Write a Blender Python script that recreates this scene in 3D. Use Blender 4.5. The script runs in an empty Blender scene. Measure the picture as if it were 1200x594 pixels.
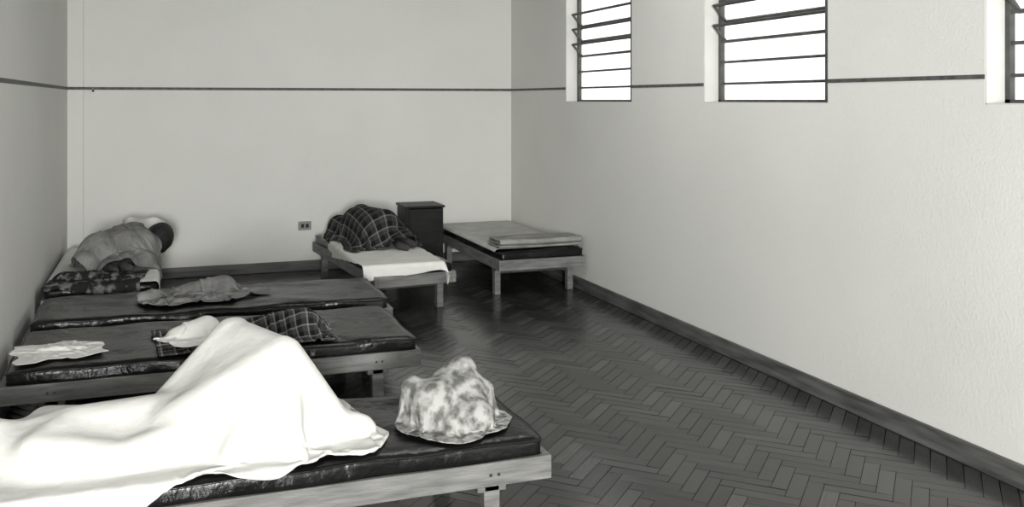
import bpy, bmesh, math, random
import numpy as np
from mathutils import Vector, Matrix

random.seed(4)
scene = bpy.context.scene
try:
    scene.view_settings.view_transform = 'Standard'
    scene.view_settings.look = 'None'
except Exception:
    pass

# ------------------------------------------------------------------ room data
XR, XL, YB, YF, ZC = 3.346, -0.76, 8.90, -4.6, 3.25
TH = 0.16

# ------------------------------------------------------------------ materials
def g(v, a=1.0):
    return (v, v * .997, v * 0.955, a)

def new_mat(name, v=0.5, rough=0.6, spec=0.5):
    m = bpy.data.materials.new(name)
    m.use_nodes = True
    nt = m.node_tree
    b = nt.nodes["Principled BSDF"]
    b.inputs["Base Color"].default_value = g(v)
    b.inputs["Roughness"].default_value = rough
    b.inputs["Specular IOR Level"].default_value = spec
    return m, nt, b

def noise_mat(name, v0, v1, scale=8, rough=0.7, bump=0.1, bscale=60, spec=0.4, stretch=None, detail=6, coord='Object', lo=0.35, hi=0.65, bdist=0.01):
    m, nt, b = new_mat(name, v0, rough, spec)
    N, L = nt.nodes, nt.links
    tc = N.new("ShaderNodeTexCoord")
    mp = N.new("ShaderNodeMapping")
    if stretch:
        mp.inputs["Scale"].default_value = stretch
    L.new(tc.outputs[coord], mp.inputs[0])
    n = N.new("ShaderNodeTexNoise"); n.inputs["Scale"].default_value = scale; n.inputs["Detail"].default_value = detail
    L.new(mp.outputs[0], n.inputs["Vector"])
    r = N.new("ShaderNodeValToRGB")
    r.color_ramp.elements[0].position = lo; r.color_ramp.elements[1].position = hi
    r.color_ramp.elements[0].color = g(v0); r.color_ramp.elements[1].color = g(v1)
    L.new(n.outputs["Fac"], r.inputs[0]); L.new(r.outputs[0], b.inputs["Base Color"])
    if bump > 0:
        n2 = N.new("ShaderNodeTexNoise"); n2.inputs["Scale"].default_value = bscale; n2.inputs["Detail"].default_value = 5
        L.new(mp.outputs[0], n2.inputs["Vector"])
        bp = N.new("ShaderNodeBump"); bp.inputs["Strength"].default_value = bump; bp.inputs["Distance"].default_value = bdist
        L.new(n2.outputs["Fac"], bp.inputs["Height"]); L.new(bp.outputs[0], b.inputs["Normal"])
    return m

M_wall = noise_mat("plaster_wall", 0.65, 0.68, 1.3, 0.7, 0.3, 70, 0.35, bdist=0.008)
M_ceil = noise_mat("ceiling_paint", 0.18, 0.21, 2, 0.8, 0.05, 30, 0.2)
M_reveal = noise_mat("reveal_paint", 0.55, 0.6, 3, 0.7, 0.05, 30, 0.2)
M_stripe = noise_mat("dark_stripe_paint", 0.05, 0.1, 20, 0.6, 0.05, 60)
M_base = noise_mat("baseboard_wood", 0.05, 0.12, 3, 0.45, 0.15, 20, stretch=(1, 1, 9))
M_wood = noise_mat("bed_raw_wood", 0.10, 0.21, 5, 0.6, 0.25, 20, stretch=(1.2, 1.2, 9), lo=0.3, hi=0.7)
M_wood2 = noise_mat("bed_slat_wood", 0.04, 0.08, 5, 0.6, 0.25, 20, stretch=(1, 1, 6))
M_bolt, _, _ = new_mat("iron_bolt", 0.03, 0.4)
M_vinyl = noise_mat("black_vinyl", 0.004, 0.008, 3, 0.28, 0.6, 7, 0.3, bdist=0.03)
M_metal = noise_mat("window_steel", 0.04, 0.08, 12, 0.5, 0.05, 40)
M_sheet = noise_mat("white_sheet_cotton", 0.67, 0.71, 6, 0.85, 0.4, 11, 0.15, bdist=0.025)
M_sheet2 = noise_mat("bed_linen", 0.62, 0.70, 6, 0.85, 0.35, 16, 0.2, bdist=0.015)
M_pale = noise_mat("pale_blanket_wool", 0.44, 0.54, 6, 0.85, 0.35, 30, 0.2, bdist=0.01)
M_grey = noise_mat("grey_wool", 0.13, 0.25, 6, 0.9, 0.6, 20, 0.1, bdist=0.025)
M_folded = noise_mat("folded_grey_wool", 0.22, 0.32, 9, 0.9, 0.4, 60, 0.1, bdist=0.01)
M_camo = noise_mat("printed_cotton_bundle", 0.12, 0.40, 24, 0.85, 0.3, 22, 0.15, detail=4.5, lo=0.38, hi=0.58, bdist=0.01, coord='UV')
M_print = noise_mat("dark_printed_wool", 0.018, 0.14, 17, 0.9, 0.3, 25, 0.1, detail=2, lo=0.5, hi=0.62, bdist=0.015)
M_cab = noise_mat("dark_varnished_wood", 0.005, 0.012, 4, 0.45, 0.1, 20, 0.25, stretch=(1, 1, 6))
M_skin = noise_mat("skin", 0.25, 0.3, 10, 0.6, 0.05, 60)
M_hair = noise_mat("dark_hair", 0.006, 0.015, 30, 0.6, 0.6, 60)
M_cloth = noise_mat("dark_clothing", 0.03, 0.05, 10, 0.9, 0.2, 30)
M_outlet, _, _ = new_mat("outlet_plate", 0.22, 0.5)
M_hole, _, _ = new_mat("outlet_slot", 0.01, 0.7)

def plaid_mat(name, n=9.0, dark=0.018, mid=0.055, line=0.32):
    m, nt, b = new_mat(name, dark, 0.9, 0.1)
    N, L = nt.nodes, nt.links
    uv = N.new("ShaderNodeUVMap"); uv.uv_map = "UVMap"
    sx = N.new("ShaderNodeSeparateXYZ"); L.new(uv.outputs[0], sx.inputs[0])
    def mth(op, a, bb=None):
        q = N.new("ShaderNodeMath"); q.operation = op
        for i, s in enumerate((a, bb)):
            if s is None: continue
            if isinstance(s, (int, float)): q.inputs[i].default_value = s
            else: L.new(s, q.inputs[i])
        return q.outputs[0]
    lines, bands = [], []
    for o in (sx.outputs[0], sx.outputs[1]):
        f = mth('FRACT', mth('MULTIPLY', o, n))
        lines.append(mth('LESS_THAN', f, 0.13))
        bands.append(mth('GREATER_THAN', f, 0.58))
    ln = mth('MAXIMUM', lines[0], lines[1])
    bd = mth('MULTIPLY', mth('ADD', bands[0], bands[1]), 0.5)
    val = mth('ADD', dark, mth('ADD', mth('MULTIPLY', bd, mid), mth('MULTIPLY', ln, line * 0.6)))
    val = mth('ADD', val, mth('MULTIPLY', mth('MULTIPLY', lines[0], lines[1]), line * 0.5))
    c = N.new("ShaderNodeCombineColor")
    for i in range(3): L.new(val, c.inputs[i])
    L.new(c.outputs[0], b.inputs["Base Color"])
    nn = N.new("ShaderNodeTexNoise"); nn.inputs["Scale"].default_value = 60
    bp = N.new("ShaderNodeBump"); bp.inputs["Strength"].default_value = 0.3; bp.inputs["Distance"].default_value = 0.01
    L.new(nn.outputs[0], bp.inputs["Height"]); L.new(bp.outputs[0], b.inputs["Normal"])
    return m
M_plaid = plaid_mat("plaid_wool", 11.0, 0.010, 0.035, 0.14)
M_plaid2 = plaid_mat("plaid_wool_small", 16.0, 0.015, 0.05, 0.24)

# ------------------------------------------------------------------ mesh utils
def link(o, parent=None):
    scene.collection.objects.link(o)
    if parent: o.parent = parent
    return o

def empty(name, loc=(0, 0, 0), rotz=0):
    e = bpy.data.objects.new(name, None)
    e.empty_display_size = 0.1
    e.location = loc; e.rotation_euler = (0, 0, rotz)
    return link(e)

def bm_box(bm, lo, hi):
    vs = [bm.verts.new((x, y, z)) for x in (lo[0], hi[0]) for y in (lo[1], hi[1]) for z in (lo[2], hi[2])]
    for f in ((0, 1, 3, 2), (4, 6, 7, 5), (0, 4, 5, 1), (2, 3, 7, 6), (0, 2, 6, 4), (1, 5, 7, 3)):
        bm.faces.new([vs[i] for i in f])

def mesh_obj(name, bm, mat, parent=None, smooth=False, bevel=0):
    bmesh.ops.recalc_face_normals(bm, faces=bm.faces)
    me = bpy.data.meshes.new(name); bm.to_mesh(me); bm.free()
    me.materials.append(mat)
    if smooth:
        for p in me.polygons: p.use_smooth = True
    o = bpy.data.objects.new(name, me)
    link(o, parent)
    if bevel:
        md = o.modifiers.new("bevel", 'BEVEL'); md.width = bevel; md.segments = 2; md.limit_method = 'ANGLE'
    return o

def boxes_obj(name, lst, mat, parent=None, bevel=0):
    bm = bmesh.new()
    for lo, hi in lst: bm_box(bm, lo, hi)
    return mesh_obj(name, bm, mat, parent, False, bevel)

# ------------------------------------------------------------------ shell
def build_floor():
    W = 0.066; n = 4; Lp = n * W
    bm = bmesh.new()
    col = bm.loops.layers.color.new("plank")
    uvl = bm.loops.layers.uv.new("UVMap")
    def add(x0, y0, x1, y1, horiz):
        gp = 0.0012
        x0 += gp; y0 += gp; x1 -= gp; y1 -= gp
        c45 = math.sqrt(.5)
        pts = [(x0, y0), (x1, y0), (x1, y1), (x0, y1)]
        w = [((px - py) * c45 + 1.3, (px + py) * c45 + 2.85) for px, py in pts]
        if max(p[0] for p in w) < XL or min(p[0] for p in w) > XR or max(p[1] for p in w) < YF or min(p[1] for p in w) > YB: return
        w = [(min(max(a, XL), XR), min(max(b, YF), YB)) for a, b in w]
        dz = random.uniform(-.0006, .0006); tl = random.uniform(-.0005, .0005)
        vs = [bm.verts.new((a, b, (dz if k in (0, 3) else -dz) + (tl if k < 2 else -tl))) for k, (a, b) in enumerate(w)]
        try: f = bm.faces.new(vs)
        except Exception: return
        t = random.random() * .75 + (.25 if horiz else 0)
        ox, oy = random.random() * 9, random.random() * 9
        for lp, (px, py) in zip(f.loops, pts):
            lp[col] = (t, t, t, 1)
            lu, lv = ((px, py) if horiz else (py, px))
            lp[uvl].uv = (lu + ox, lv + oy)
    R = 150
    for m in range(-R, R):
        for k in range(-20, 21):
            ox = (m + n * k) * W; oy = (m - n * k) * W
            if abs(ox) > 10 or abs(oy) > 10: continue
            add(ox, oy, ox + Lp, oy + W, True)
            add(ox + Lp, oy + (1 - n) * W, ox + Lp + W, oy + W, False)
    nf = len(bm.faces)
    bm_box(bm, (XL, YF, -0.12), (XR, YB, -0.002))
    bm.faces.ensure_lookup_table()
    me = bpy.data.meshes.new("floor")
    for f in bm.faces[:nf]:
        f.normal_update()
        if f.normal.z < 0: f.normal_flip()
    bm.to_mesh(me); bm.free()
    m, nt, b = new_mat("herringbone_parquet", 0.05, 0.28, 0.55)
    N, L = nt.nodes, nt.links
    at = N.new("ShaderNodeVertexColor"); at.layer_name = "plank"
    uv = N.new("ShaderNodeUVMap"); uv.uv_map = "UVMap"
    mp = N.new("ShaderNodeMapping"); mp.inputs["Scale"].default_value = (4, 60, 1)
    L.new(uv.outputs[0], mp.inputs[0])
    nz = N.new("ShaderNodeTexNoise"); nz.inputs["Scale"].default_value = 1.5; nz.inputs["Detail"].default_value = 6
    L.new(mp.outputs[0], nz.inputs["Vector"])
    mx = N.new("ShaderNodeMath"); mx.operation = 'MULTIPLY_ADD'
    L.new(nz.outputs["Fac"], mx.inputs[0]); mx.inputs[1].default_value = 0.55
    mx2 = N.new("ShaderNodeMath"); mx2.operation = 'MULTIPLY'; mx2.inputs[1].default_value = 0.65
    L.new(at.outputs["Color"], mx2.inputs[0]); L.new(mx2.outputs[0], mx.inputs[2])
    r = N.new("ShaderNodeValToRGB")
    r.color_ramp.elements[0].position = 0.15; r.color_ramp.elements[0].color = g(0.012)
    r.color_ramp.elements[1].position = 1.0; r.color_ramp.elements[1].color = g(0.072)
    L.new(mx.outputs[0], r.inputs[0]); L.new(r.outputs[0], b.inputs["Base Color"])
    bn = N.new("ShaderNodeTexNoise"); bn.inputs["Scale"].default_value = 5
    rr = N.new("ShaderNodeMapRange"); rr.inputs["To Min"].default_value = 0.12; rr.inputs["To Max"].default_value = 0.28
    L.new(bn.outputs["Fac"], rr.inputs["Value"]); L.new(rr.outputs[0], b.inputs["Roughness"])
    bp = N.new("ShaderNodeBump"); bp.inputs["Strength"].default_value = 0.15; bp.inputs["Distance"].default_value = 0.004
    L.new(nz.outputs["Fac"], bp.inputs["Height"]); L.new(bp.outputs[0], b.inputs["Normal"])
    me.materials.append(m)
    dk, _, _ = new_mat("parquet_joint", 0.005, 0.8, 0.1)
    me.materials.append(dk)
    for p in me.polygons[nf:]: p.material_index = 1
    o = bpy.data.objects.new("floor", me); link(o)
build_floor()

boxes_obj("ceiling", [((XL - TH, YF - TH, ZC), (XR + TH, YB + TH, ZC + .12))], M_ceil)
boxes_obj("wall_back", [((XL - TH, YB, -.12), (XR + TH, YB + TH, ZC))], M_wall)
boxes_obj("wall_left", [((XL - TH, YF, -.12), (XL, YB, ZC))], M_wall)
boxes_obj("wall_front", [((XL - TH, YF - TH, -.12), (XR + TH, YF, ZC))], M_wall)
wins = [(6.32, 7.54), (4.11, 5.32), (1.89, 3.10), (-0.33, 0.88)]  # last opening is out of view, continued at the same spacing for light
WZ0, WZ1 = 1.58, 2.72
parts = [((XR, YF, -.12), (XR + TH, YB, WZ0)), ((XR, YF, WZ1), (XR + TH, YB, ZC))]
edges = [YB] + [v for w in wins for v in (w[1], w[0])] + [YF]
for i in range(0, len(edges), 2):
    parts.append(((XR, edges[i + 1], WZ0), (XR + TH, edges[i], WZ1)))
boxes_obj("wall_right", parts, M_wall)
boxes_obj("trim_1", [((XL, YB - .035, 0), (XL + .13, YB, ZC))], M_wall, bevel=.006)

SZ = 1.70
def stripe(name, boxes): boxes_obj(name, boxes, M_stripe, bevel=.002)
st = .006
stripe("trim_2", [((XL + .13, YB - st, SZ - .012), (XR, YB, SZ + .012)), ((XL, YB - .035 - st, SZ - .012), (XL + .13 + st, YB - .035, SZ + .012))])
stripe("trim_3", [((XL, YF, SZ - .012), (XL + st, YB - .05, SZ + .012))])
sp = []
for i in range(0, len(edges), 2):
    sp.append(((XR - st, edges[i + 1], SZ - .010), (XR, edges[i] - (st if i == 0 else 0), SZ + .010)))
stripe("trim_4", sp)
bt = .022
boxes_obj("baseboard_back", [((XL + .13, YB - bt, 0), (XR - bt, YB, .095))], M_base, bevel=.006)
boxes_obj("baseboard_right", [((XR - bt, YF, 0), (XR, YB, .10))], M_base, bevel=.006)
boxes_obj("baseboard_left", [((XL, YF, 0), (XL + bt, YB - .035, .095))], M_base, bevel=.006)

for i, (a, b) in enumerate(wins):
    e = empty("window_%d" % (i + 1), (XR + .12, (a + b) / 2, WZ0))
    h = (b - a) / 2; H = WZ1 - WZ0
    boxes_obj("reveal", [((-.118, h - .006, 0.0), (.04, h, H)), ((-.118, -h, 0.0), (.04, -h + .006, H)),
                         ((-.118, -h, 0.0), (.04, h, .006)), ((-.118, -h, H - .006), (.04, h, H))], M_reveal, e)
    fr = .026
    fl = [((-.015, -h + .006, .006), (.015, -h + .006 + fr, H)), ((-.015, h - .006 - fr, .006), (.015, h - .006, H)),
          ((-.015, -h, .006), (.015, h, .006 + fr * .6)), ((-.015, -h, H - fr), (.015, h, H)),
          ((-.116, -h + .006, .006), (-.100, -h + .030, H))]
    boxes_obj("frame", fl, M_metal, e)
    bars = []
    for z in (.125, .265, .40, .66, .92, 1.05):
        bars.append(((-.008, -h + .02, z - .008), (.012, h - .02, z + .008)))
    boxes_obj("muntins", bars, M_metal, e)
    sb = bmesh.new()
    for k, z in enumerate((.455, .585, .715)):
        hh = h - .05; t = .014; d = .15; ang = math.radians(42)
        c, s = math.cos(ang), math.sin(ang)
        for lo, hi in (((-t, -hh, -d / 2), (0, hh, -d / 2 + .016)), ((-t, -hh, d / 2 - .016), (0, hh, d / 2)),
                       ((-t, -hh, -d / 2), (0, -hh + .016, d / 2)), ((-t, hh - .016, -d / 2), (0, hh, d / 2))):
            n0 = len(sb.verts); bm_box(sb, lo, hi); sb.verts.ensure_lookup_table()
            for v in sb.verts[n0:]:
                x, z2 = v.co.x, v.co.z
                v.co.x = x * c - z2 * s - .03; v.co.z = x * s + z2 * c + z
    mesh_obj("sashes", sb, M_metal, e)
    boxes_obj("lever", [((-.07, -h + .02, .42), (-.055, -h + .035, .8))], M_metal, e)

e = empty("wall_outlet", (1.275, YB, .42))
boxes_obj("plate", [((-.06, -.012, -.04), (.06, 0, .04))], M_outlet, e, .004)
boxes_obj("slots", [((-.035, -.015, -.018), (-.008, -.011, .018)), ((.008, -.015, -.018), (.035, -.011, .018))], M_hole, e)
boxes_obj("wall_hook", [((-.56, YB - .04, 1.67), (-.545, YB, 1.685)), ((-.56, YB - .04, 1.67), (-.545, YB - .03, 1.71))], M_bolt)

# ------------------------------------------------------------------ furniture
RAILZ0, RAILZ1 = .225, .31
def bed(lx, ly, loc, rotz=0, leg_in=.22):
    e = empty("wooden_bed", (loc[0], loc[1], 0), rotz)
    hx, hy = lx / 2, ly / 2; t = .028
    boxes_obj("side_rail_1", [((-hx, -hy, RAILZ0), (hx, -hy + t, RAILZ1))], M_wood, e, .004)
    boxes_obj("side_rail_2", [((-hx, hy - t, RAILZ0), (hx, hy, RAILZ1))], M_wood, e, .004)
    boxes_obj("end_rail_1", [((-hx, -hy + t, RAILZ0), (-hx + t, hy - t, RAILZ1))], M_wood, e, .004)
    boxes_obj("end_rail_2", [((hx - t, -hy + t, RAILZ0), (hx, hy - t, RAILZ1))], M_wood, e, .004)
    sl = []
    x = -hx + .08
    while x < hx - .1:
        sl.append(((x, -hy + t, RAILZ1 - .035), (x + .07, hy - t, RAILZ1 - .015))); x += .125
    boxes_obj("slats", sl, M_wood2, e)
    k = 1
    for sx in (-1, 1):
        for sy in (-1, 1):
            cx = sx * (hx - leg_in); y1 = sy * (hy - t - .001); y0 = y1 - sy * .05
            boxes_obj("leg_%d" % k, [((cx - .03, min(y0, y1), 0), (cx + .03, max(y0, y1), RAILZ1 - .04)),
                                     ((cx - .055, min(y0, y1), RAILZ0 - .03), (cx + .055, max(y0, y1), RAILZ0 + .01))], M_wood, e, .004)
            k += 1
    boxes_obj("leg_ties", [((sx * (hx - leg_in) - .012, -hy + .07, .17), (sx * (hx - leg_in) + .012, hy - .07, .22)) for sx in (-1, 1)], M_wood2, e)
    bl = []
    for sx in (-1, 1):
        for dx in (-.015, .015):
            cx = sx * (hx - leg_in) + dx
            for sy in (-1, 1):
                bl.append(((cx - .005, sy * hy - .003, .262), (cx + .005, sy * hy + .003, .272)))
    boxes_obj("bolts", bl, M_bolt, e)
    return e

def rounded_box(lx, ly, lz, r, nx, ny, nz):
    bm = bmesh.new()
    def face(fu, n1, n2):
        gr = [[bm.verts.new(fu(i / n1, j / n2)) for j in range(n2 + 1)] for i in range(n1 + 1)]
        for i in range(n1):
            for j in range(n2):
                bm.faces.new((gr[i][j], gr[i + 1][j], gr[i + 1][j + 1], gr[i][j + 1]))
    hx, hy, hz = lx / 2, ly / 2, lz / 2
    for s in (-1, 1):
        face(lambda u, v: (-hx + lx * u, -hy + ly * v, s * hz), nx, ny)
        face(lambda u, v: (-hx + lx * u, s * hy, -hz + lz * v), nx, nz)
        face(lambda u, v: (s * hx, -hy + ly * u, -hz + lz * v), ny, nz)
    bmesh.ops.remove_doubles(bm, verts=bm.verts, dist=1e-5)
    for v in bm.verts:
        q = Vector((max(-hx + r, min(hx - r, v.co.x)), max(-hy + r, min(hy - r, v.co.y)), max(-hz + r, min(hz - r, v.co.z))))
        d = v.co - q
        if d.length > 1e-9:
            dm = max(abs(d.x), abs(d.y), abs(d.z))
            v.co = q + d.normalized() * dm
    return bm

def tube_path(bm, pts, r, n=8, closed=True):
    rings = []
    N = len(pts)
    for i, p in enumerate(pts):
        a = Vector(pts[(i - 1) % N]); b = Vector(pts[(i + 1) % N])
        t = (b - a).normalized(); up = Vector((0, 0, 1)); s = t.cross(up).normalized(); u = s.cross(t)
        rings.append([bm.verts.new(Vector(p) + (s * math.cos(k * 2 * math.pi / n) + u * math.sin(k * 2 * math.pi / n)) * r) for k in range(n)])
    for i in range(N):
        A, B = rings[i], rings[(i + 1) % N]
        for k in range(n): bm.faces.new((A[k], A[(k + 1) % n], B[(k + 1) % n], B[k]))

def mattress(lx, ly, loc, rotz=0, seed=0, th=.08):
    rnd = np.random.RandomState(seed)
    bm = rounded_box(lx, ly, th, .022, 60, 26, 5)
    ph = rnd.rand(6) * 6.28
    def dz(x, y):
        return .006 * math.sin(5 * x + ph[0]) * math.sin(6 * y + ph[1]) + .004 * math.sin(13 * x + 4 * y + ph[2]) + .003 * math.sin(21 * y + 9 * x + ph[3])
    for v in bm.verts:
        x, y, z = v.co
        ex = min(1, (lx / 2 - abs(x)) / .10); ey = min(1, (ly / 2 - abs(y)) / .10)
        if z > 0: v.co.z += dz(x, y) * max(0, min(ex, ey)) + .004 * math.sin(16 * x + ph[4]) * (1 - max(0, min(ex, ey)))
        if abs(y) > ly / 2 - .03: v.co.y += .005 * math.sin(11 * x + ph[5] + z * 20)
        if abs(x) > lx / 2 - .03: v.co.x += .005 * math.sin(13 * y + ph[2])
    for zz in (th / 2 - .012, -th / 2 + .012):
        pts = []
        c = .02
        for (cx, cy, a0) in ((lx / 2 - c, ly / 2 - c, 0), (-lx / 2 + c, ly / 2 - c, 90), (-lx / 2 + c, -ly / 2 + c, 180), (lx / 2 - c, -ly / 2 + c, 270)):
            for a in (0, 30, 60, 90):
                an = math.radians(a0 + a); pts.append((cx + c * math.cos(an), cy + c * math.sin(an)))
        full = []
        for i in range(len(pts)):
            p, q = pts[i], pts[(i + 1) % len(pts)]
            d = math.dist(p, q); m = max(1, int(d / .05))
            for k in range(m):
                x = p[0] + (q[0] - p[0]) * k / m; y = p[1] + (q[1] - p[1]) * k / m
                yy = y + (.005 * math.sin(11 * x + ph[5] + zz * 20) if abs(y) > ly / 2 - .03 else 0)
                xx = x + (.005 * math.sin(13 * y + ph[2]) if abs(x) > lx / 2 - .03 else 0)
                full.append((xx, yy, zz + (.003 * math.sin(16 * x + ph[4]) if zz > 0 else 0)))
        tube_path(bm, full, .004)
    o = mesh_obj("vinyl_mattress", bm, M_vinyl, None, True)
    o.location = (loc[0], loc[1], RAILZ1 - .015 + th / 2); o.rotation_euler = (0, 0, rotz)
    return o

TOP = RAILZ1 - .015 + .08
B1 = (0.325, 3.505, 2.03, .72, 0)
B2 = (0.29, 5.125, 1.96, .85, 0)
B3 = (0.33, 6.075, 2.06, .75, 0)
B4 = (1.702, 7.683, 1.88, .64, math.radians(95))
B5 = (2.935, 7.965, 1.80, .76, math.radians(90))
B6 = (-.365, 7.62, 1.95, .72, math.radians(90))
for i, (cx, cy, l, w, r) in enumerate((B1, B2, B3, B4, B5, B6)):
    bed(l, w, (cx, cy), r)
    mattress(l - .05, w - .03, (cx, cy), r, i)

e = empty("bedside_cabinet", (2.33, 8.67, 0))
w2, d2, hh = .175, .19, .61
boxes_obj("carcass", [((-w2, -d2, .06), (-w2 + .02, d2, hh - .02)), ((w2 - .02, -d2, .06), (w2, d2, hh - .02)),
                      ((-w2, d2 - .012, .06), (w2, d2, hh - .02)), ((-w2, -d2, .06), (w2, d2, .08)), ((-w2 + .02, -d2 + .01, .44), (w2 - .02, d2, .455))], M_cab, e, .002)
boxes_obj("top", [((-w2 - .015, -d2 - .015, hh - .02), (w2 + .015, d2, hh))], M_cab, e, .004)
boxes_obj("door", [((-w2 + .022, -d2 - .004, .085), (w2 - .022, -d2 + .008, hh - .03))], M_cab, e, .002)
boxes_obj("knobs", [((.12, -d2 - .014, .33), (.135, -d2 - .004, .355))], M_cab, e, .003)
boxes_obj("feet", [((sx * (w2 - .04) - .02, sy * (d2 - .04) - .02, 0), (sx * (w2 - .04) + .02, sy * (d2 - .04) + .02, .06)) for sx in (-1, 1) for sy in (-1, 1)], M_cab, e)

# ------------------------------------------------------------------ cloth draping (position based)
def drape(name, mat, cx, cy, su, sv, rot=0, z0=.6, capsules=(), boxes=(), steps=160, comp=1.0, seed=1,
          cell=.02, iters=6, wob=.01, thick=.004, bend=.06, fr=.8, sfr=0.0, zfun=None, margin=.006, sub=1, warp=None, parent=None, fq=(5, 25), mask=None):
    rnd = np.random.RandomState(seed)
    nu, nv = max(6, int(su / cell)), max(6, int(sv / cell))
    U, V = np.meshgrid(np.linspace(-.5, .5, nu), np.linspace(-.5, .5, nv), indexing='ij')
    hu, hv = su / (nu - 1), sv / (nv - 1)
    c, s = math.cos(rot), math.sin(rot)
    lx, ly = U * su * comp, V * sv * comp
    if warp: lx, ly = warp(lx, ly)
    X = np.zeros((nu, nv, 3))
    X[..., 0] = cx + lx * c - ly * s; X[..., 1] = cy + lx * s + ly * c
    X[..., 2] = z0
    if zfun is not None: X[..., 2] = zfun(X[..., 0], X[..., 1])
    base = X.copy()
    for k in range(10):
        a = rnd.rand() * 6.28; q = fq[0] + rnd.rand() * (fq[1] - fq[0])
        ph = q * (base[..., 0] * math.cos(a) + base[..., 1] * math.sin(a)) + rnd.rand() * 6
        X[..., 2] += wob * .5 * np.sin(ph)
    P = X.copy()
    cons = []
    def add(di, dj, rest, st, push):
        I = np.arange(nu - di) if di > 0 else np.arange(nu)
        for par in (0, 1):
            if di > 0:
                ii = I[(I // di) % 2 == par]; jj = np.arange(max(0, -dj), nv - max(0, dj))
            else:
                ii = I; J = np.arange(nv - dj); jj = J[(J // dj) % 2 == par]
            if len(ii) == 0 or len(jj) == 0: continue
            cons.append((np.ix_(ii, jj), np.ix_(ii + di, jj + dj), rest, st, push))
    dg = math.hypot(hu, hv)
    add(1, 1, dg, .35, False); add(1, -1, dg, .35, False)
    if bend:
        add(2, 0, 2 * hu, bend, True); add(0, 2, 2 * hv, bend, True)
    add(1, 0, hu, 1, False); add(0, 1, hv, 1, False)
    G = -9.8 * (1 / 60.) ** 2 * .5
    def collide(X):
        hit = np.zeros((nu, nv), bool)
        for (p0, p1, r0, r1) in capsules:
            a = np.array(p0, float); b = np.array(p1, float); ab = b - a; L2 = ab.dot(ab) + 1e-12
            t = np.clip(((X - a) @ ab) / L2, 0, 1)
            q = a + t[..., None] * ab; r = r0 + (r1 - r0) * t + margin
            d = X - q; ln = np.sqrt((d * d).sum(-1)) + 1e-9
            m = (ln < r) & (d[..., 2] > -.2 * r)
            X = np.where(m[..., None], q + d * (r / ln)[..., None], X); hit |= m
            ab2 = ab[:2]; L22 = ab2.dot(ab2) + 1e-12
            t = np.clip(((X[..., :2] - a[:2]) @ ab2) / L22, 0, 1)
            q = a + t[..., None] * ab; r = r0 + (r1 - r0) * t + margin
            h2 = ((X[..., :2] - q[..., :2]) ** 2).sum(-1)
            m = (h2 < (r * .8) ** 2) & (X[..., 2] < q[..., 2] - .1 * r)
            X[..., 2] = np.where(m, q[..., 2] + np.sqrt(np.maximum(r * r - h2, 0)), X[..., 2]); hit |= m
        for (lo, hi) in boxes:
            lo2 = np.array(lo) - margin; hi2 = np.array(hi) + margin
            ins = ((X > lo2) & (X < hi2)).all(-1)
            if ins.any():
                q = X[ins]
                pen = np.stack([hi2[2] - q[:, 2], q[:, 0] - lo2[0], hi2[0] - q[:, 0], q[:, 1] - lo2[1], hi2[1] - q[:, 1]], 1)
                pen[:, 1:] += .004
                k = pen.argmin(1)
                q[k == 0, 2] = hi2[2]; q[k == 1, 0] = lo2[0]; q[k == 2, 0] = hi2[0]; q[k == 3, 1] = lo2[1]; q[k == 4, 1] = hi2[1]
                X[ins] = q; hit |= ins
        m = X[..., 2] < margin
        X[..., 2] = np.where(m, margin, X[..., 2]); hit |= m
        return X, hit
    for stp in range(steps):
        vel = (X - P) * (.96 if stp < steps * .7 else .8)
        np.clip(vel, -.02, .02, out=vel)
        P = X.copy(); X = X + vel; X[..., 2] += G
        hit = np.zeros((nu, nv), bool)
        for it in range(iters):
            for A, B, rest, st_, push in cons:
                XA = X[A]; XB = X[B]
                d = XB - XA; ln = np.sqrt((d * d).sum(-1)) + 1e-9
                f = (ln - rest) / ln * .5 * st_
                if push: f = np.minimum(f, 0)
                np.clip(f, -.4, .4, out=f)
                cor = d * f[..., None]
                X[A] = XA + cor; X[B] = XB - cor
            if it % 2 == 1 or it == iters - 1:
                X, h_ = collide(X); hit |= h_
                if sfr:
                    hm = h_[..., None]
                    X[..., :2] = np.where(hm, P[..., :2] + (X[..., :2] - P[..., :2]) * (1 - sfr), X[..., :2])
        P = np.where(hit[..., None], X - (X - P) * (1 - fr), P)
    me = bpy.data.meshes.new(name)
    idx = np.arange(nu * nv).reshape(nu, nv)
    faces = np.stack([idx[:-1, :-1], idx[1:, :-1], idx[1:, 1:], idx[:-1, 1:]], -1).reshape(-1, 4)
    if mask is not None:
        fu = ((U[:-1, :-1] + U[1:, 1:]) / 2).ravel(); fv = ((V[:-1, :-1] + V[1:, 1:]) / 2).ravel()
        faces = faces[mask(fu, fv)]
    org = X.reshape(-1, 3).mean(0); org[2] = X[..., 2].min()
    me.from_pydata((X.reshape(-1, 3) - org).tolist(), [], faces.tolist())
    uvl = me.uv_layers.new(name="UVMap")
    uvs = np.stack([U * su, V * sv], -1).reshape(-1, 2)
    li = np.zeros(len(me.loops), dtype=np.int32); me.loops.foreach_get("vertex_index", li)
    uvl.data.foreach_set("uv", (uvs[li] + 5).ravel())
    if mask is not None:
        bm = bmesh.new(); bm.from_mesh(me)
        bmesh.ops.delete(bm, geom=[v for v in bm.verts if not v.link_faces], context='VERTS')
        for _ in range(3):
            bv = [v for v in bm.verts if v.is_boundary]
            new = {}
            for v in bv:
                nb = [e_.other_vert(v).co for e_ in v.link_edges if e_.is_boundary]
                if len(nb) == 2: new[v] = v.co * .5 + (nb[0] + nb[1]) * .25
            for v, co_ in new.items(): v.co = co_
        bm.to_mesh(me); bm.free()
    me.materials.append(mat)
    for p in me.polygons: p.use_smooth = True
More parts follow.
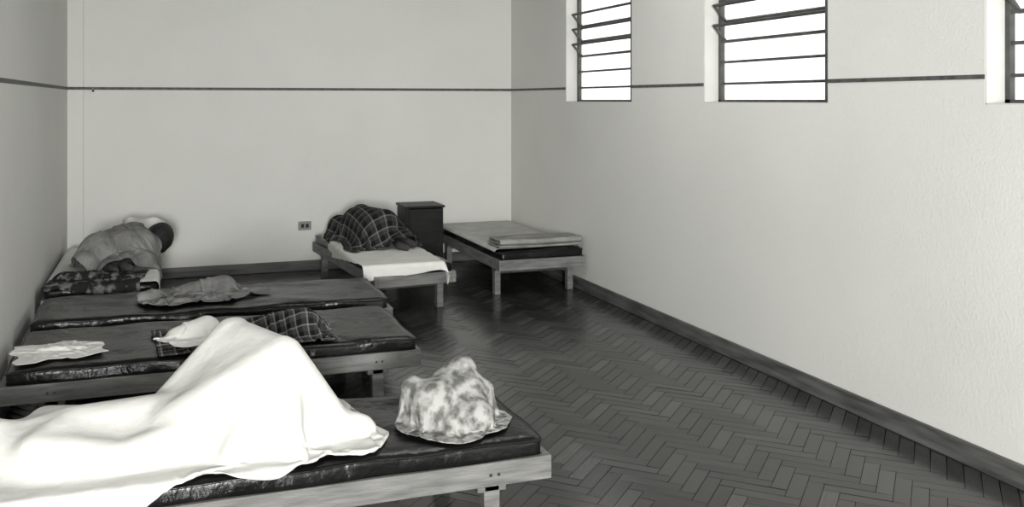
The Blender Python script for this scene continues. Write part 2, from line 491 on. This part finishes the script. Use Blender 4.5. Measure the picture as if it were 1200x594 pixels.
    o = bpy.data.objects.new(name, me); link(o, parent); o.location = org
    if thick:
        md = o.modifiers.new("thick", 'SOLIDIFY'); md.thickness = thick; md.offset = 1
    if sub:
        md = o.modifiers.new("sub", 'SUBSURF'); md.levels = sub; md.render_levels = sub
    return o

def matbox(B, extra=0):
    cx, cy, l, w, r = B
    if abs(r) > .5: l, w = w, l
    return ((cx - l / 2 + .01, cy - w / 2 + .005, .22), (cx + l / 2 - .01, cy + w / 2 - .005, TOP + .005))
BX = [matbox(b) for b in (B1, B2, B3, B4, B5, B6)]
def lift(b, dz): return (b[0], (b[1][0], b[1][1], b[1][2] + dz))
WALLBOX = ((XL - 1, -1, -1), (XL + .004, 9, 4))

# ------------------------------------------------------------------ people under the covers
def sleeper(J, E, root, head=None, head_dir=(0, 0, 1), face_dir=(1, 0, 0), hr=.095):
    e = empty("sleeping_person", J[root][0])
    o0 = Vector(J[root][0])
    names = [root] + [n for n in J if n != root]
    me = bpy.data.meshes.new("body")
    me.from_pydata([tuple(Vector(J[n][0]) - o0) for n in names], [(names.index(a), names.index(b)) for a, b in E], [])
    o = bpy.data.objects.new("body", me); link(o, e)
    o.modifiers.new("skin", 'SKIN')
    sk = me.skin_vertices[0].data
    for i, n in enumerate(names):
        r = J[n][1] * .85; sk[i].radius = (r, r); sk[i].use_root = (i == 0)
    md = o.modifiers.new("sub", 'SUBSURF'); md.levels = 2; md.render_levels = 2
    me.materials.append(M_cloth)
    if head is not None:
        up = Vector(head_dir).normalized(); fd = Vector(face_dir); fd = (fd - up * fd.dot(up)).normalized(); sd = up.cross(fd)
        R = Matrix((fd, sd, up)).transposed()
        def blob(nm, mat, fn, cut=None):
            bm = bmesh.new(); bmesh.ops.create_uvsphere(bm, u_segments=40, v_segments=28, radius=1)
            for v in bm.verts: v.co = Vector(fn(*v.co))
            if cut:
                dv = [v for v in bm.verts if cut(v.co)]
                bmesh.ops.delete(bm, geom=dv, context='VERTS')
            for v in bm.verts: v.co = (R @ (v.co * hr)) + Vector(head) - o0
            mesh_obj(nm, bm, mat, e, True)
        def face(x, y, z):
            X, Y, Z = x * 1.0, y * .78, z * 1.2
            if z < 0: X *= 1 + .1 * z; Y *= 1 + .28 * z
            if x > .6:
                X += .22 * math.exp(-((y / .13) ** 2 + ((z + .12) / .17) ** 2))
                X -= .09 * math.exp(-(((abs(y) - .38) / .16) ** 2 + ((z - .08) / .1) ** 2))
                X += .05 * math.exp(-((y / .3) ** 2 + ((z + .5) / .06) ** 2)) + .04 * math.exp(-((y / .3) ** 2 + ((z + .62) / .06) ** 2))
            if abs(y) > .9: Y += math.copysign(.12 * math.exp(-((x / .2) ** 2 + (z / .25) ** 2)), y)
            return X, Y, Z
        blob("head", M_skin, face)
        blob("hair", M_hair, lambda x, y, z: ((x * 1.08 - .06) * (1 + .03 * math.sin(14 * y + 9 * z)), y * .9 * (1 + .03 * math.sin(12 * x + 8 * z)), z * 1.28 + .04), lambda c: c.x > .45 and c.z < .75 or c.z < -.9)
    return e

z = TOP
J1 = {"pelvis": ((.02, 3.52, z + .085), .08), "chest": ((-.28, 3.52, z + .075), .075), "neck": ((-.46, 3.52, z + .07), .045), "skull": ((-.60, 3.52, z + .085), .075),
      "hipL": ((.04, 3.42, z + .085), .07), "hipR": ((.04, 3.62, z + .085), .07),
      "kneeL": ((.41, 3.40, z + .315), .05), "kneeR": ((.26, 3.68, z + .335), .05),
      "ankL": ((.60, 3.40, z + .05), .035), "ankR": ((.48, 3.60, z + .05), .035),
      "toeL": ((.69, 3.38, z + .035), .025), "toeR": ((.58, 3.60, z + .03), .025),
      "shL": ((-.38, 3.38, z + .07), .05), "shR": ((-.38, 3.66, z + .07), .05),
      "elL": ((-.12, 3.32, z + .045), .035), "elR": ((-.12, 3.72, z + .045), .035),
      "haL": ((.08, 3.34, z + .10), .025), "haR": ((.08, 3.68, z + .10), .025)}
E1 = [("pelvis", "chest"), ("chest", "neck"), ("neck", "skull"), ("pelvis", "hipL"), ("pelvis", "hipR"), ("hipL", "kneeL"), ("hipR", "kneeR"),
      ("kneeL", "ankL"), ("kneeR", "ankR"), ("ankL", "toeL"), ("ankR", "toeR"), ("chest", "shL"), ("chest", "shR"), ("shL", "elL"), ("shR", "elR"), ("elL", "haL"), ("elR", "haR")]
def caps(J, E, add=.012):
    return [(J[a][0], J[b][0], J[a][1] + add, J[b][1] + add) for a, b in E]
sleeper(J1, E1, "pelvis")
C1 = caps(J1, E1)
kL, kR = J1["kneeL"][0], J1["kneeR"][0]
C1 += [(kL, kR, .055, .055), ((.2, 3.41, z + .2), (.18, 3.66, z + .22), .06, .06), ((.52, 3.40, z + .14), (.42, 3.64, z + .15), .05, .05),
       (kL, (.42, 3.22, z + .03), .05, .03), (kL, (.22, 3.24, z + .03), .05, .03)]
def zf1(x, y):
    tent = .46 - np.maximum((.22 - x) * .75, np.maximum((x - .48) * .95, 0)) - np.maximum(3.34 - y, 0) * 1.3
    return z + .04 + np.maximum(tent, .13 - np.maximum(3.3 - y, 0) * .5)
def m1(u, v):
    a = np.maximum(u - .34, 0) / .16
    return (a ** 2 + (np.abs(v) / .5) ** 4 * (a > 0)) < 1.02
drape("white_bedsheet", M_sheet, .025, 3.50, 1.76, .97, 0, .9, C1, [BX[0], WALLBOX], 130, .90, 3, .016, 6, .030, zfun=zf1, fr=.9, sfr=.3, mask=m1, bend=.02, fq=(8, 36))

# bed 4
def sh(J, dx, dy): return {k: ((p[0] + dx, p[1] + dy, p[2]), r) for k, (p, r) in J.items()}
J4 = {"pelvis": ((1.74, 7.72, z + .14), .125), "chest": ((1.66, 8.06, z + .15), .13), "neck": ((1.60, 8.27, z + .10), .05), "skull": ((1.56, 8.42, z + .09), .08),
      "hipL": ((1.80, 7.70, z + .20), .09), "hipR": ((1.78, 7.72, z + .09), .08),
      "kneeL": ((1.92, 7.90, z + .13), .06), "kneeR": ((1.92, 7.86, z + .06), .055),
      "ankL": ((1.94, 7.48, z + .07), .045), "ankR": ((1.86, 7.42, z + .05), .04),
      "toeL": ((2.00, 7.40, z + .05), .03), "toeR": ((1.92, 7.33, z + .04), .03),
      "shL": ((1.70, 8.14, z + .22), .07), "elL": ((1.82, 8.02, z + .14), .045), "haL": ((1.72, 8.28, z + .06), .03)}
J4 = sh(J4, -.05, -.05)
E4 = [("pelvis", "chest"), ("chest", "neck"), ("neck", "skull"), ("pelvis", "hipL"), ("pelvis", "hipR"), ("hipL", "kneeL"), ("hipR", "kneeR"),
      ("kneeL", "ankL"), ("kneeR", "ankR"), ("ankL", "toeL"), ("ankR", "toeR"), ("chest", "shL"), ("shL", "elL"), ("elL", "haL")]
sleeper(J4, E4, "pelvis")
b4 = ((BX[3][0][0] - .02, BX[3][0][1], .22), (BX[3][1][0], BX[3][1][1], BX[3][1][2] + .004))
drape("bed_linen", M_sheet2, 1.685, 7.58, .76, 1.82, math.radians(5), TOP + .03, (), [b4], 70, .99, 8, .020, 5, .014, sfr=.3)
C4 = caps(J4, E4, .02) + [((1.68, 7.70, z + .12), (1.80, 7.60, z + .06), .15, .10), ((1.62, 7.95, z + .17), (1.70, 7.75, z + .17), .14, .14)]
drape("plaid_blanket", M_plaid, 1.69, 7.86, .84, 1.28, math.radians(8), TOP + .42, C4, [lift(b4, .01)], 120, .84, 5, .018, 6, .045, fr=.9, sfr=.45, fq=(8, 38), bend=.02)

# bed 6
J6 = {"pelvis": ((-.30, 7.38, z + .13), .12), "chest": ((-.26, 7.66, z + .13), .12), "neck": ((-.14, 7.82, z + .11), .045), "skull": ((-.09, 7.88, z + .10), .06),
      "hipL": ((-.26, 7.34, z + .17), .09), "hipR": ((-.28, 7.36, z + .09), .08),
      "kneeL": ((-.10, 7.50, z + .10), .06), "kneeR": ((-.12, 7.46, z + .07), .055),
      "ankL": ((-.26, 7.12, z + .06), .04), "ankR": ((-.34, 7.10, z + .05), .04), "toeL": ((-.18, 7.04, z + .04), .03), "toeR": ((-.28, 7.00, z + .04), .03),
      "shL": ((-.20, 7.72, z + .19), .07), "elL": ((-.06, 7.62, z + .12), .045), "haL": ((-.04, 7.78, z + .06), .03)}
sleeper(J6, E4, "pelvis", head=(-.02, 7.84, z + .12), head_dir=(.5, .6, .5), face_dir=(.3, .8, -.6), hr=.115)
drape("bed_linen", M_sheet2, -.33, 7.55, .80, 1.75, 0, TOP + .03, (), [BX[5], WALLBOX], 70, .98, 18, .024, 5, .014)
bx6 = [lift(BX[5], .01), WALLBOX]
c6 = caps(J6, E4, .02)
c6 = c6[:1] + c6[3:] + [((-.40, 7.36, z + .10), (-.18, 7.50, z + .12), .16, .15), ((-.50, 7.22, z + .05), (-.45, 7.5, z + .05), .10, .10), ((-.12, 7.22, z + .04), (-.2, 7.3, z + .06), .09, .08)]
drape("grey_blanket", M_grey, -.28, 7.40, 1.0, 1.02, .2, TOP + .42, c6, bx6, 110, .68, 15, .015, 6, .06, fr=.9, sfr=.75, fq=(12, 50), bend=.01,
      mask=lambda u, v: (u * u + v * v < .24 + .02 * np.sin(5 * np.arctan2(v, u))))
drape("printed_blanket", M_print, -.40, 6.86, .70, .58, -.1, TOP + .06, [((-.6, 6.9, z), (-.3, 6.85, z + .01), .06, .04)], bx6, 60, .78, 16, .016, 5, .024, fr=.95, sfr=.8, fq=(12, 45))
def pillow(name, mat, lx, ly, lz, loc, rot, seed=0):
    bm = bmesh.new(); n = 28
    rnd = np.random.RandomState(seed); ph = rnd.rand(4) * 6
    for s in (1, -1):
        gr = []
        for i in range(n + 1):
            row = []
            for j in range(n + 1):
                u, v = i / n * 2 - 1, j / n * 2 - 1
                hgt = (max(0, 1 - u ** 4) * max(0, 1 - v ** 4)) ** .5
                k = 1 - .07 * ((1 - abs(u)) * abs(v) ** 3 + (1 - abs(v)) * abs(u) ** 3)
                row.append(bm.verts.new((u * lx / 2 * k, v * ly / 2 * k, s * lz / 2 * hgt * (1 + .18 * math.sin(5 * u + ph[0]) * math.sin(6 * v + ph[1])))))
            gr.append(row)
        for i in range(n):
            for j in range(n): bm.faces.new((gr[i][j], gr[i + 1][j], gr[i + 1][j + 1], gr[i][j + 1]))
    bmesh.ops.remove_doubles(bm, verts=bm.verts, dist=1e-4)
    o = mesh_obj(name, bm, mat, None, True)
    o.location = loc; o.rotation_euler = rot
    return o
pillow("pillow", M_sheet, .34, .34, .15, (-.12, 8.18, TOP + .14), (.5, 0.1, .1), 2)

# bed 5
drape("pale_blanket", M_pale, 2.93, 8.0, .78, 1.66, 0, TOP + .03, (), [BX[4]], 70, .985, 28, .024, 5, .01)
def folded(name, mat, lx, ly, layers, lt, loc, rot):
    bm = bmesh.new()
    prof = []
    for k in range(layers):
        xa, xb = (-lx / 2, lx / 2) if k % 2 == 0 else (lx / 2, -lx / 2)
        zc = lt * (k + .5)
        for i in range(13):
            t = i / 12
            prof.append((xa + (xb - xa) * t, zc + .003 * math.sin(9 * t + k)))
        if k < layers - 1:
            sg = 1 if xb > 0 else -1
            for a in (-50, -15, 15, 50):
                prof.append((xb + sg * lt * .5 * math.cos(math.radians(a)), zc + lt * .5 + lt * .5 * math.sin(math.radians(a))))
    ny = 20; rows = []
    for j in range(ny + 1):
        y = -ly / 2 + ly * j / ny
        rows.append([bm.verts.new((px + .006 * math.sin(7 * y + pz * 60), y, pz + .004 * math.sin(8 * y + px * 9))) for px, pz in prof])
    for j in range(ny):
        for i in range(len(prof) - 1):
            bm.faces.new((rows[j][i], rows[j][i + 1], rows[j + 1][i + 1], rows[j + 1][i]))
    o = mesh_obj(name, bm, mat, None, True)
    md = o.modifiers.new("thick", 'SOLIDIFY'); md.thickness = lt * .8; md.offset = 0
    md = o.modifiers.new("sub", 'SUBSURF'); md.levels = 1; md.render_levels = 1
    o.location = loc; o.rotation_euler = (0, 0, rot)
folded("folded_blanket", M_folded, .28, .74, 3, .025, (2.95, 7.28, TOP + .016), math.radians(90))

# bed 3
drape("crumpled_blanket", M_grey, .26, 6.13, 1.0, .70, .1, TOP + .06,
      [((.15, 6.2, z), (.38, 6.22, z + .03), .06, .07), ((-.1, 6.1, z), (.0, 6.15, z), .05, .04)], [BX[2]], 80, .72, 33, .016, 6, .028, fr=.97, sfr=.8, fq=(10, 40),
      mask=lambda u, v: (np.abs(v) < .5 - .35 * np.abs(u + .1) + .06 * np.sin(u * 14)))
# bed 2
drape("white_towel", M_sheet, -.46, 4.98, .46, .40, .15, TOP + .03, [((-.55, 5.0, z), (-.35, 4.98, z), .02, .015)], [BX[1], WALLBOX], 60, .84, 41, .012, 5, .018, fr=.95, sfr=.8, fq=(10, 36),
      mask=lambda u, v: (np.abs(v) < .46 - .2 * u + .06 * np.sin(u * 11)) & (np.abs(u) < .47 + .03 * np.sin(v * 13)))
drape("checked_blanket", M_plaid2, .42, 5.0, 1.15, .66, .05, TOP + .08,
      [((.45, 5.0, z + .02), (.70, 4.95, z + .04), .07, .09), ((-.05, 5.0, z), (.05, 5.05, z), .05, .05)], [BX[1]], 80, .72, 43, .015, 6, .028, fr=.97, sfr=.8, fq=(10, 40))
drape("white_cloth", M_sheet, .15, 4.90, .44, .46, .3, TOP + .16,
      [((.08, 4.95, z + .03), (.22, 4.98, z + .06), .05, .06)], [lift(BX[1], .03)], 90, .72, 45, .013, 6, .026, fr=.95, sfr=.8, fq=(12, 45),
      mask=lambda u, v: (u * u + v * v < .21 + .04 * np.sin(5 * np.arctan2(v, u))))

# bed 1: bundle wrapped in printed cloth
cc = [((.96, 3.40, z + .08), (1.09, 3.43, z + .09), .08, .085), ((1.05, 3.48, z + .12), (1.11, 3.49, z + .175), .065, .045),
      ((.93, 3.44, z + .10), (.90, 3.46, z + .135), .055, .035), ((1.10, 3.31, z + .045), (1.03, 3.29, z + .04), .065, .05),
      ((1.14, 3.44, z + .10), (1.18, 3.42, z + .11), .045, .025)]
drape("camouflage_cloth_bundle", M_camo, 1.04, 3.40, .62, .60, .5, TOP + .26, cc, [BX[0]], 120, .76, 57, .009, 8, .032, fr=.9, sfr=.5, fq=(14, 50), bend=.012,
      mask=lambda u, v: (u * u + v * v < .21 + .02 * np.sin(5 * np.arctan2(v, u))))

# ------------------------------------------------------------------ light
w = bpy.data.worlds.new("sky"); scene.world = w; w.use_nodes = True
w.node_tree.nodes["Background"].inputs[0].default_value = (1, 1, .98, 1)
w.node_tree.nodes["Background"].inputs[1].default_value = 1.6
def area(name, loc, tgt, sx, sy, en):
    l = bpy.data.lights.new(name, 'AREA'); l.shape = 'RECTANGLE'; l.size = sx; l.size_y = sy; l.energy = en
    l.color = (1, 1, .985)
    o = bpy.data.objects.new(name, l); link(o); o.location = loc
    o.rotation_euler = (Vector(tgt) - Vector(loc)).to_track_quat('-Z', 'Y').to_euler()
    return o
area("added_key_light", (-.4, -3.3, 1.6), (3.4, 2.0, .4), .8, 1.2, 740)  # added key light behind the camera; no doorway is modelled
area("added_ceiling_fill", (1.9, 5.0, 3.2), (1.9, 5.0, 0), 1.2, 1.8, 32)  # added soft fill below the ceiling, not a real fixture

# ------------------------------------------------------------------ camera
cam = bpy.data.cameras.new("camera"); cam.sensor_width = 36; cam.sensor_fit = 'HORIZONTAL'
cam.lens = 1100 / 1200 * 36
cam.shift_x = 20 / 1200; cam.shift_y = -180 / 1200
cam.clip_start = .05
co = bpy.data.objects.new("camera", cam); link(co)
co.location = (0, 0, 1.6); co.rotation_euler = (math.radians(90), 0, -math.radians(19.61))
scene.camera = co
